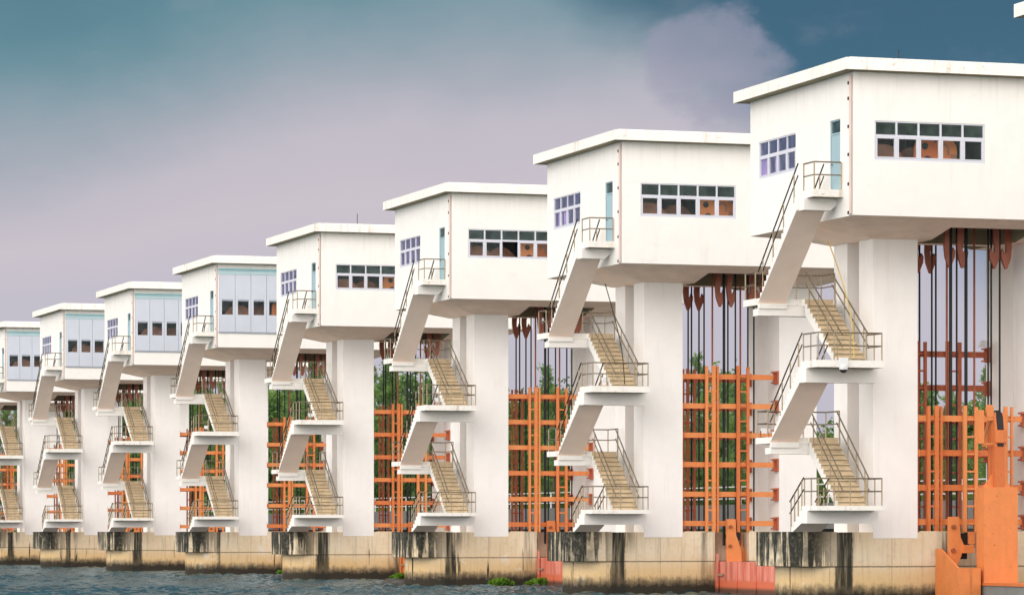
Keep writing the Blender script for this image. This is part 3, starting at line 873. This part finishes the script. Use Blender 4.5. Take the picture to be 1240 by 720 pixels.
# hoist machines seen through the windows
hoist0 = make_hoist(-.95); hoist1 = make_hoist(0); hoists = {2: make_hoist(.06), 3: make_hoist(.14)}
for k in range(0, 8):
    o = hoist0 if k == 0 else (hoist1 if k == 1 else hoists[k] if k in hoists else copy_tree(hoist1))
    o.location = (0.0, k*SP, H)
    tag(o, 'orange and brown hoist machine behind side window of '+ORD[k], 'machine', 'hoist machines inside the towers')

rg = make_raised_gate()
tag(rg, 'tall bright orange gate end post with black sheave at the right edge', 'gate')
eb = make_end_box()
tag(eb, 'orange gate end box with upright lifting plate at bottom right', 'gate')

# ------------------------------------------------------------------ small equipment on the stairs
def make_flood():
    root = empty('flood_light', (0, 0, 0))
    a = MB(); a.box(-.13, .13, -.06, .06, .16, .36); a.prism([(-.10, .163), (.10, .163), (.15, .34), (-.15, .34)], 'y', -.14, -.062); a.build('lamp_housing', 'plaster', root)
    b = MB(); b.box(-.17, .17, -.08, .12, 0.0, .03, 0); b.box(-.165, -.14, -.02, .02, .031, .26); b.box(.14, .165, -.02, .02, .031, .26); b.build('bracket', 'rod', root)
    return root
fl = make_flood()
for i, (k, x, y, z) in enumerate([(1, -.45, 1.0, 6.14), (2, -.42, 1.0, 6.14), (3, -.35, 1.0, 6.14), (4, -.5, 1.0, 6.14), (5, -.45, 1.0, 6.14), (0, -.98, 6.1, 3.48)]):
    o = fl if i == 0 else copy_tree(fl)
    o.location = (x, k*SP+y, H+z)
    tag(o, ('small white flood light on middle stair landing of ' if k else 'small flood light on lower rear stair landing of ')+ORD[k], 'flood light', 'flood lights on the stair landings')
cc = empty('dome_camera', (-.12, .70, H+5.88))
a = MB(); a.box(-.16, .16, -.10, .04, .10, .34); a.build('camera_mount', 'plaster', cc)
a = MB()
prof = [(.16, .099), (.165, .0), (.15, -.09), (.11, -.16), (.05, -.2)]
ring = []
for r, z in prof: ring.append([(r*cos(2*pi*j/14), -.03+r*sin(2*pi*j/14), z) for j in range(14)])
for q in range(len(ring)-1):
    a.add(ring[q]+ring[q+1], [(j, (j+1) % 14, 14+(j+1) % 14, 14+j) for j in range(14)], 0 if q < 2 else 1, True)
a.add(ring[-1], [tuple(range(14))], 1)
a.build('camera_dome', ['plaster', 'dark'], cc)
tag(cc, 'white dome camera under the railing of the largest stair landing', 'camera')
c2 = empty('lamp_dome', (7.93, 6.15, H+7.0))
a = MB()
ring = [[(r*cos(2*pi*j/14), r*sin(2*pi*j/14), z) for j in range(14)] for r, z in ((.2, 0.0), (.19, .1), (.13, .2), (.04, .24))]
for q in range(3): a.add(ring[q]+ring[q+1], [(j, (j+1) % 14, 14+(j+1) % 14, 14+j) for j in range(14)], 0, True)
a.add(ring[0], [tuple(range(14))], 0); a.add(ring[-1], [tuple(range(14))], 0)
a.build('dome_cover', 'plaster', c2)
a = MB(); a.box(.0, .4, -.03, .03, .05, .09); a.build('arm', 'plaster', c2)
tag(c2, 'small white dome lamp on the top orange bracket at right', 'lamp')
for k, m, lab in ((0, 'yellow', 'yellow cord hanging past the stair of the largest tower'), (1, 'dark', 'thin dark cord hanging past the stair of the second tower from the right')):
    c = MB(); pts = []
    for i in range(17):
        t = i/16
        pts.append((.35+.28*t+.18*sin(t*pi)*(1 if k == 0 else .6)-.35*max(0, t-.7), 3.2-2.0*t, 10.6-4.35*t))
    c.tube(pts, .022, 5)
    o = c.build('hanging_cord', m, loc=(0, k*SP, H)); tag(o, lab, 'cord')

# ------------------------------------------------------------------ water, bank, bridge
m, nt, b = mat('choppy_river_water')
tc = nt.new('ShaderNodeTexCoord'); v = tc.outputs['Object']
w1 = nt.noise(v, 1.6, 4.0, 0.65, 0.5)
w2 = nt.noise(v, 5.0, 4.0, 0.7, 0.8)
hgt = nt.math('ADD', nt.math('MULTIPLY', w1, 0.75), nt.math('MULTIPLY', w2, 0.25))
bp = nt.new('ShaderNodeBump'); bp.inputs['Strength'].default_value = 1.0; bp.inputs['Distance'].default_value = 0.06
nt.link(hgt, bp.inputs['Height']); nt.link(bp.outputs[0], b.inputs['Normal'])
cc_ = nt.mix(nt.smooth(w2, 0.42, 0.62), (0.022, 0.062, 0.078, 1), (0.04, 0.085, 0.10, 1))
cc_ = nt.mix(nt.smooth(nt.noise(v, 0.12, 3.0), 0.42, 0.62), cc_, (0.06, 0.075, 0.072, 1))
nt.link(cc_, b.inputs['Base Color'])
b.inputs['Roughness'].default_value = 0.08
b.inputs['IOR'].default_value = 1.33
b.inputs['Specular IOR Level'].default_value = 0.35
gl = nt.new('ShaderNodeBsdfGlossy'); gl.inputs['Roughness'].default_value = 0.12; gl.inputs['Color'].default_value = (0.72, 0.80, 0.82, 1)
df = nt.new('ShaderNodeBsdfDiffuse'); nt.link(cc_, df.inputs[0])
fz = nt.new('ShaderNodeFresnel'); fz.inputs['IOR'].default_value = 1.33
for sh in (gl, df, fz): nt.link(bp.outputs[0], sh.inputs['Normal'])
mx = nt.new('ShaderNodeMixShader'); nt.inp(mx.inputs[0], nt.math('MULTIPLY', fz.outputs[0], 0.62))
nt.link(df.outputs[0], mx.inputs[1]); nt.link(gl.outputs[0], mx.inputs[2]); nt.link(mx.outputs[0], nt.n['Material Output'].inputs[0])
M['water'] = m
m, nt, b = mat('grassy_bank')
v = nt.new('ShaderNodeTexCoord').outputs['Object']
c = nt.mix(nt.noise(v, .4, 5.0), (0.05, 0.09, 0.02, 1), (0.13, 0.15, 0.05, 1))
nt.link(c, b.inputs['Base Color']); b.inputs['Roughness'].default_value = 0.95
M['bank'] = m

wa = MB()
wa.add([(-2500, -2500, -.14), (36, -2500, -.14), (36, 4000, -.14), (-2500, 4000, -.14)], [(0, 1, 2, 3)])
wo = wa.build('water', 'water'); tag(wo, kind='structure')
# chopped surface round the dam, real wave relief (a strip turned to lie along the wind)
import numpy as np
rs = np.random.RandomState(3)
SR, SF = 0.16, 0.36
gr_, gf_ = np.meshgrid(np.arange(-58, 14, SR), np.arange(120, 345, SF))
ny, nx = gr_.shape
gx = CAMX+gr_*RX+gf_*FX; gy = CAMY+gr_*RY+gf_*FY
wx = gx+.30*np.sin(gy*.31+1.0)+.3*np.sin(gx*.27)+.1*np.sin(gy*1.1); wy = gy+.3*np.sin(gx*.33)+.3*np.sin(gy*.23+2.)+.1*np.sin(gx*1.3)
gz = np.zeros_like(gx)
for i in range(64):
    lam = .5*(1.7/.5)**rs.rand(); th = rs.normal(math.atan2(-.95, -.31), 1.0); kk = 2*pi/lam
    gz += (.0100*lam)*np.sin(kk*(wx*cos(th)+wy*sin(th))+rs.rand()*6.283)
gz = gz*(.8+.45*np.sin(gx*.08+gy*.045)*np.sin(gy*.07-gx*.05-1.))
vs = np.stack([gx.ravel(), gy.ravel(), gz.ravel()], 1)
idx = np.arange(nx*ny).reshape(ny, nx)
fc = np.stack([idx[:-1, :-1].ravel(), idx[:-1, 1:].ravel(), idx[1:, 1:].ravel(), idx[1:, :-1].ravel()], 1)
me = bpy.data.meshes.new('water_waves')
me.vertices.add(len(vs)); me.vertices.foreach_set('co', vs.ravel())
me.loops.add(fc.size); me.loops.foreach_set('vertex_index', fc.ravel())
me.polygons.add(len(fc)); me.polygons.foreach_set('loop_start', np.arange(0, fc.size, 4)); me.polygons.foreach_set('loop_total', np.full(len(fc), 4))
me.materials.append(M['water']); me.polygons.foreach_set('use_smooth', np.ones(len(fc), bool)); me.update(calc_edges=True)
wv = bpy.data.objects.new('water_waves', me); COL.objects.link(wv); tag(wv, kind='structure')
gr = MB(); gr.add([(34, -2500, -.6), (38, -2500, 1.2), (38, 4000, 1.2), (34, 4000, -.6), (3000, -2500, 1.2), (3000, 4000, 1.2)], [(0, 1, 2, 3), (1, 4, 5, 2)])
tag(gr.build('river_bank', 'bank'), kind='structure')

br = empty('road_bridge', (20, 0, H))
a = MB(); a.box(-.2, 7.5, -30, 330, .15, 1.45); a.build('bridge_deck', 'deck', br)
for k in range(0, 11):
    a = MB(); a.box(0.4, 6.8, k*SP+9, k*SP+10.2, -5, .148); a.build('bridge_pier', 'deck', br)
tag(br, 'grey concrete road bridge low behind the towers', 'bridge')
rl = empty('guard_rail', (20, 0, H+1.45))
a = MB()
for z in (.95, .32): a.box(-.03, .03, -30, 330, z-.03, z+.03)
a.build('rail', 'plaster', rl)
for i in range(90):
    a = MB(); a.box(-.035, .035, -30+i*4-.035, -30+i*4+.035, 0.002, .919); a.build('post', 'plaster', rl) if 0 <= i < 90 else None
tag(rl, 'white two-bar guard rail along the bridge behind the towers', 'guard rail')

# ------------------------------------------------------------------ vegetation
def leafquad(mb, p, d, L, w, rnd):
    d = d.normalized(); a = Vector((rnd.uniform(-1, 1), rnd.uniform(-1, 1), rnd.uniform(-1, 1)))
    u = d.cross(a)
    if u.length < 1e-4: u = Vector((1, 0, 0))
    u.normalize()
    mb.add([p, p+d*L*.5+u*w*.5, p+d*L, p+d*L*.5-u*w*.5], [(0, 1, 2, 3)])

def make_conifer(seed, h):
    r = random.Random(seed); root = empty('feathery_tree')
    tr = MB(); pts = [(0, 0, -.2)]; x = y = 0
    for i in range(1, 9):
        x += r.uniform(-.12, .12); y += r.uniform(-.12, .12); pts.append((x, y, h*i/8))
    tr.tube(pts, [.2*(1-i/9.)+.015 for i in range(9)], 7)
    cr = MB()
    nb = int(h*7)
    for i in range(nb):
        t = .10+.90*i/nb
        z = h*t; j = min(7, int(t*8)); q = t*8-j
        bx = pts[j][0]+(pts[min(8, j+1)][0]-pts[j][0])*q; by = pts[j][1]+(pts[min(8, j+1)][1]-pts[j][1])*q
        env = (1.0-t)**.75*2.1*r.uniform(.55, 1.15)+.16
        if r.random() < .12: continue
        an = r.uniform(0, 2*pi); up = r.uniform(.25, .8)
        e = Vector((bx+env*cos(an), by+env*sin(an), z+env*up)); s = Vector((bx, by, z))
        tr.tube([s, (s+e)/2+Vector((0, 0, -.05)), e], [.028, .018, .008], 4)
        n = int(32+env*48)
        for _ in range(n):
            f = r.uniform(.2, 1.05); p = s+(e-s)*f+Vector((r.gauss(0, .13), r.gauss(0, .13), r.gauss(0, .13)))
            d = (e-s).normalized()*.7+Vector((r.uniform(-.7, .7), r.uniform(-.7, .7), r.uniform(-.3, .9)))
            leafquad(cr, p, d, r.uniform(.25, .5), r.uniform(.05, .11), r)
    tr.build('trunk', 'trunk', root); cr.build('crown', 'needle', root)
    return root

def make_broad(seed, h, rad, m='leaf', name='leafy_tree', leaf=.26, dens=1.0, trunk=True):
    r = random.Random(seed); root = empty(name)
    tr = MB(); th = h*.42
    tr.tube([(0, 0, -.2), (r.uniform(-.15, .15), r.uniform(-.15, .15), th*.6), (r.uniform(-.3, .3), r.uniform(-.3, .3), th*1.3)], [.22 if trunk else .07, .17 if trunk else .05, .08 if trunk else .02], 7)
    cr = MB(); ncl = int(22*dens)+6
    for i in range(ncl):
        an = r.uniform(0, 2*pi); q = r.random()**.6; zz = h*r.uniform(.18 if not trunk else .3, .97)
        env = rad*math.sqrt(max(.05, 1-((zz/h-.55)/.55)**2))
        c = Vector((env*q*cos(an)*.85, env*q*sin(an)*.85, zz)); cs = rad*r.uniform(.22, .42)
        tr.tube([(0, 0, zz*.55), tuple(c*.6+Vector((0, 0, zz*.25))), tuple(c)], [.06, .035, .012], 4)
        for _ in range(int(150*dens)):
            p = Vector((r.gauss(0, 1), r.gauss(0, 1), r.gauss(0, .75))); p.normalize(); p = c+p*cs*r.uniform(.45, 1.1)
            d = Vector((r.uniform(-1, 1), r.uniform(-1, 1), r.uniform(-.9, .6)))
            leafquad(cr, p, d, leaf*r.uniform(.7, 1.4), leaf*r.uniform(.4, .7), r)
    tr.build('trunk', 'trunk', root); cr.build('crown', m, root)
    return root

def project(x, y, z):
    dx, dy = x-CAMX, y-CAMY
    D = dx*FX+dy*FY; X = dx*RX+dy*RY
    return 620+4440*X/D, 643.3-4440*(z-H)/D, D
def gap(k):
    a = project(3.82, k*SP+3.04, H)[0]; b_ = project(8.3, k*SP+6.67, H)[0]
    return a, b_
GAPS = {k: gap(k) for k in range(0, 9)}
con = [make_conifer(11, 14.5), make_conifer(12, 13.2), make_conifer(13, 15.5)]
bro = [make_broad(21, 10.5, 3.3, leaf=.34), make_broad(22, 9.5, 3.0, leaf=.32), make_broad(23, 11.5, 3.4, leaf=.36)]
shr = [make_broad(31, 3.0, 1.9, 'shrub', 'shrub', .22, .6, False), make_broad(32, 2.5, 1.7, 'shrub', 'shrub', .2, .6, False)]
rv = random.Random(5); usedv = set(); cnt = {}
def plant(proto, x, y, s, what, cat, margin, grp):
    px, py, D = project(x, y, H+2)
    hit = None
    for k, (a, b_) in GAPS.items():
        w = margin*4440/D
        a2 = project(10.05, (k+1)*SP+3.04, H)[0]; b2 = project(2.05, k*SP+6.67, H)[0]
        if a-w < px < b_+w or a2-w < px < b2+w: hit = k; break
    if hit is None: return
    if proto.name in usedv: o = copy_tree(proto)
    else: o = proto; usedv.add(proto.name)
    o.location = (x, y, 1.15); o.rotation_euler = (0, 0, rv.uniform(0, 6.28)); o.scale = (s, s, s*rv.uniform(.94, 1.08))
    todo.setdefault((hit, what), []).append((px, o, cat, grp))
todo = {}
y = 88.0
while y < 420:
    x = 46+rv.uniform(-3, 3)
    plant(con[rv.randrange(3)], x, y, rv.uniform(.78, 1.06)*(12+.037*(y-90))/14.4, 'tall feathery green tree', 'tree', 1.2, 'feathery trees on the far bank')
    y += rv.uniform(2.6, 5.0)
y = 84.0
while y < 430:
    x = 52+rv.uniform(-3, 5)
    plant(bro[rv.randrange(3)], x, y, rv.uniform(.75, 1.06)*(10.2+.03*(y-90))/10.5, 'dark leafy tree', 'tree', 2.2, 'leafy trees on the far bank')
    y += rv.uniform(1.7, 3.2)
y = 78.0
while y < 420:
    x = 39.5+rv.uniform(-1, 1.5)
    plant(shr[rv.randrange(2)], x, y, rv.uniform(.8, 1.25), 'bright green shrub', 'shrub', 1.6, 'bright shrubs along the far bank')
    y += rv.uniform(2.2, 3.4)
for (k, what), lst in todo.items():
    lst.sort(key=lambda t: t[0])
    for i, (px, o, cat, grp) in enumerate(lst):
        where = 'behind '+ORD[k]
        tag(o, what+', '+(NTH[i] if i < len(NTH) else 'last')+' from left, '+where, cat, grp)
for p in con+bro+shr:
    if p.name not in usedv:
        for c in list(p.children): bpy.data.objects.remove(c)
        bpy.data.objects.remove(p)

def make_hyacinth(seed, L, W):
    r = random.Random(seed); a = MB()
    for _ in range(int(420*L*W)+60):
        t = r.uniform(-1, 1); x = t*L/2; yy = r.uniform(-1, 1)*W/2*math.sqrt(max(.05, 1-t*t))
        hgt = (.04+.26*r.random()**1.5*(1-t*t)+.03)
        p0 = Vector((x, yy, -.02)); lean = Vector((r.uniform(-.5, .5), r.uniform(-.5, .5), 1)).normalized()
        p1 = p0+lean*hgt
        u = lean.cross(Vector((r.uniform(-1, 1), r.uniform(-1, 1), .2))).normalized(); w = .05*r.uniform(.6, 1.4)
        d = (lean*.6+Vector((r.uniform(-.6, .6), r.uniform(-.6, .6), 0))).normalized()
        a.add([p1-d*.02, p1+d*.07+u*w, p1+d*.19+u*w*.6, p1+d*.22, p1+d*.19-u*w*.6, p1+d*.07-u*w], [(0, 1, 2, 3, 4, 5)])
        a.add([p0-u*.008, p0+u*.008, p1+u*.008, p1-u*.008], [(0, 1, 2, 3)])
    return a.build('water_hyacinth', 'hyacinth')
for seed, x, y, L, W, rz, lab in [
        (1, 8.7, 1*SP+2.0, 2.0, 1.2, 0, 'green water hyacinth clump left of the largest pier, beside the pink gate'),
        (2, 5.4, 2*SP+1.9, 1.9, .8, 0, 'broad green water hyacinth clump against the third pier from the right'),
        (3, 3.2, 2*SP+2.2, 1.1, .8, 0, 'small green water hyacinth clump at the left end of the wide clump'),
        (4, 5.4, 3*SP+2.0, 1.7, 1.1, 0, 'low green water hyacinth clump against the fourth pier from the right'),
        (5, 5.3, 4*SP+2.0, 2.1, 1.2, 0, 'bright green water hyacinth clump left of the fourth pier nose'),
        (6, 6.0, 5*SP+2.0, 1.9, 1.0, 0, 'tiny green water hyacinth clump beside the fifth pier from the right'),
        (7, 11.0, 1*SP+2.0, 1.3, 1.0, 0, 'green water hyacinth clump nearest the nose of the largest pier')]:
    o = make_hyacinth(seed, L, W); o.location = (x, y, 0.0); o.rotation_euler = (0, 0, rz)
    tag(o, lab, 'water plant', 'water hyacinth clumps')

# ------------------------------------------------------------------ world: stormy sky
SUN_AZ = Vector((-0.76, -0.65)); SUN_EL = radians(30)
w = bpy.data.worlds.new('World'); SC.world = w; w.use_nodes = True
nt = NT(w.node_tree); bg = w.node_tree.nodes['Background']
tc = nt.new('ShaderNodeTexCoord'); dirv = tc.outputs['Generated']
dF = nt.vmath('DOT_PRODUCT', dirv, (FX, FY, 0.0)).outputs['Value']
dR = nt.vmath('DOT_PRODUCT', dirv, (RX, RY, 0.0)).outputs['Value']
xyz = sep(nt, dirv)
az = nt.math('ARCTAN2', dR, dF); el = nt.math('ARCSINE', xyz[2])
a_ = nt.math('DIVIDE', az, 0.14); t_ = nt.math('DIVIDE', el, 0.145)
cb = nt.new('ShaderNodeCombineXYZ'); nt.link(az, cb.inputs[0]); nt.link(nt.math('MULTIPLY', el, 1.5), cb.inputs[1])
p2 = cb.outputs[0]
n1 = nt.math('SUBTRACT', nt.noise(p2, 13.0, 6.0, 0.5), 0.5)
n2 = nt.math('SUBTRACT', nt.noise(nt.scale(p2, (1, 1, 1), (3.1, 1.7, 0)), 38.0, 6.0, 0.55), 0.5)
tt = nt.math('ADD', t_, nt.math('MULTIPLY', n1, 0.22))
tt = nt.math('ADD', tt, nt.math('MULTIPLY', n2, 0.05))
tt = nt.math('ADD', tt, nt.math('MULTIPLY', nt.smooth(a_, -0.35, -1.05), nt.smooth(t_, .42, .62, 0.0, 0.17)))
tt = nt.math('SUBTRACT', tt, nt.math('MULTIPLY', nt.smooth(nt.math('ABSOLUTE', nt.math('SUBTRACT', a_, 0.25)), 0.6, 0.0), 0.03))
main = nt.ramp(nt.math('DIVIDE', tt, 1.25), [
    (0.0, srgb(192, 189, 202)), (0.36, srgb(197, 192, 204)), (0.48, srgb(205, 196, 205)), (0.59, srgb(194, 189, 200)),
    (0.67, srgb(166, 173, 184)), (0.74, srgb(138, 160, 172)), (0.80, srgb(112, 147, 160)), (0.87, srgb(90, 134, 149)), (1.0, srgb(74, 119, 137))])
right = nt.ramp(nt.math('ADD', t_, nt.math('MULTIPLY', n1, .2)), [
    (0.0, srgb(172, 174, 190)), (0.35, srgb(150, 162, 185)), (0.55, srgb(112, 135, 160)), (0.72, srgb(80, 118, 143)), (0.85, srgb(58, 104, 130)), (1.0, srgb(52, 97, 122))])
ab = nt.math('ADD', 0.2, nt.math('MULTIPLY', nt.math('SUBTRACT', 1.0, t_), 1.35))
fr_ = nt.smooth(nt.math('ADD', nt.math('SUBTRACT', a_, ab), nt.math('ADD', nt.math('MULTIPLY', n1, .5), nt.math('MULTIPLY', n2, .12))), -0.22, 0.22)
sky = nt.mix(0.05, nt.mix(fr_, main, right), srgb(178, 180, 188))
# pale lilac cloud bank at upper right, ragged
n3 = nt.math('SUBTRACT', nt.noise(nt.scale(p2, (1, 1, 1), (7.3, 4.2, 0)), 26.0, 7.0, 0.6), 0.5)
ca = nt.math('DIVIDE', nt.math('SUBTRACT', az, 0.054), 0.0215)
ce = nt.math('DIVIDE', nt.math('SUBTRACT', el, 0.126), 0.018)
rr = nt.math('ADD', nt.math('POWER', nt.math('ABSOLUTE', ca), 2.0), nt.math('POWER', nt.math('ABSOLUTE', ce), 2.0))
rr = nt.math('ADD', rr, nt.math('ADD', nt.math('MULTIPLY', n3, 3.4), nt.math('MULTIPLY', n2, 2.4)))
rr = nt.math('ADD', rr, nt.math('MULTIPLY', nt.smooth(ca, -.4, -1.2), .9))
sky = nt.mix(nt.math('MULTIPLY', nt.smooth(rr, 1.15, 0.25), 0.62), sky, srgb(157, 157, 178))
sky = nt.mix(nt.math('MULTIPLY', nt.smooth(n2, 0.02, 0.22), 0.08), sky, srgb(205, 200, 208))
# rest of the dome: bright overcast over a physical sky
ns = nt.new('ShaderNodeTexSky', sky_type='NISHITA'); ns.sun_disc = False
ns.sun_elevation = SUN_EL; ns.sun_rotation = math.atan2(SUN_AZ.x, SUN_AZ.y)
phys = nt.vmath('SCALE', ns.outputs[0]); phys.inputs['Scale'].default_value = 0.10
cl = nt.mix(nt.smooth(nt.noise(dirv, 2.2, 5.0), 0.3, 0.7), (1.62, 1.58, 1.58, 1), (2.35, 2.25, 2.12, 1))
cls = nt.vmath('SCALE', cl); nt.inp(cls.inputs['Scale'], nt.lin(xyz[2], 0.0, 1.0, 1.55, 0.70))
dome = nt.mix(0.87, phys.outputs[0], cls.outputs[0])
fd = nt.math('MULTIPLY', nt.smooth(dF, 0.30, 0.80), nt.smooth(el, 1.0, 0.5))
fin = nt.mix(fd, dome, sky)
nt.link(fin, bg.inputs['Color']); bg.inputs['Strength'].default_value = 1.0

# ------------------------------------------------------------------ sun
sl = bpy.data.lights.new('sun', 'SUN'); sl.energy = 0.85; sl.angle = radians(35); sl.color = (1.0, 0.95, 0.88)
so = bpy.data.objects.new('sun', sl); COL.objects.link(so)
sd = Vector((SUN_AZ.x*cos(SUN_EL), SUN_AZ.y*cos(SUN_EL), sin(SUN_EL)))
so.rotation_euler = (-sd).to_track_quat('-Z', 'Y').to_euler()
so.location = (-60, -60, 80)

# ------------------------------------------------------------------ camera
cam = bpy.data.cameras.new('camera'); co = bpy.data.objects.new('camera', cam); COL.objects.link(co)
co.location = (CAMX, CAMY, H)
co.rotation_euler = Vector((FX, FY, 0)).to_track_quat('-Z', 'Y').to_euler()
cam.sensor_width = 36.0; cam.lens = 36.0*4440/1240
cam.shift_y = (643.3-360)/1240.0
cam.clip_start = 1.0; cam.clip_end = 12000
SC.camera = co

SC.view_settings.view_transform = 'Standard'; SC.view_settings.look = 'None'
SC.view_settings.exposure = 0; SC.view_settings.gamma = 1
SC.render.engine = 'CYCLES'
SC.cycles.max_bounces = 8; SC.cycles.transparent_max_bounces = 12
SC.cycles.use_denoising = True
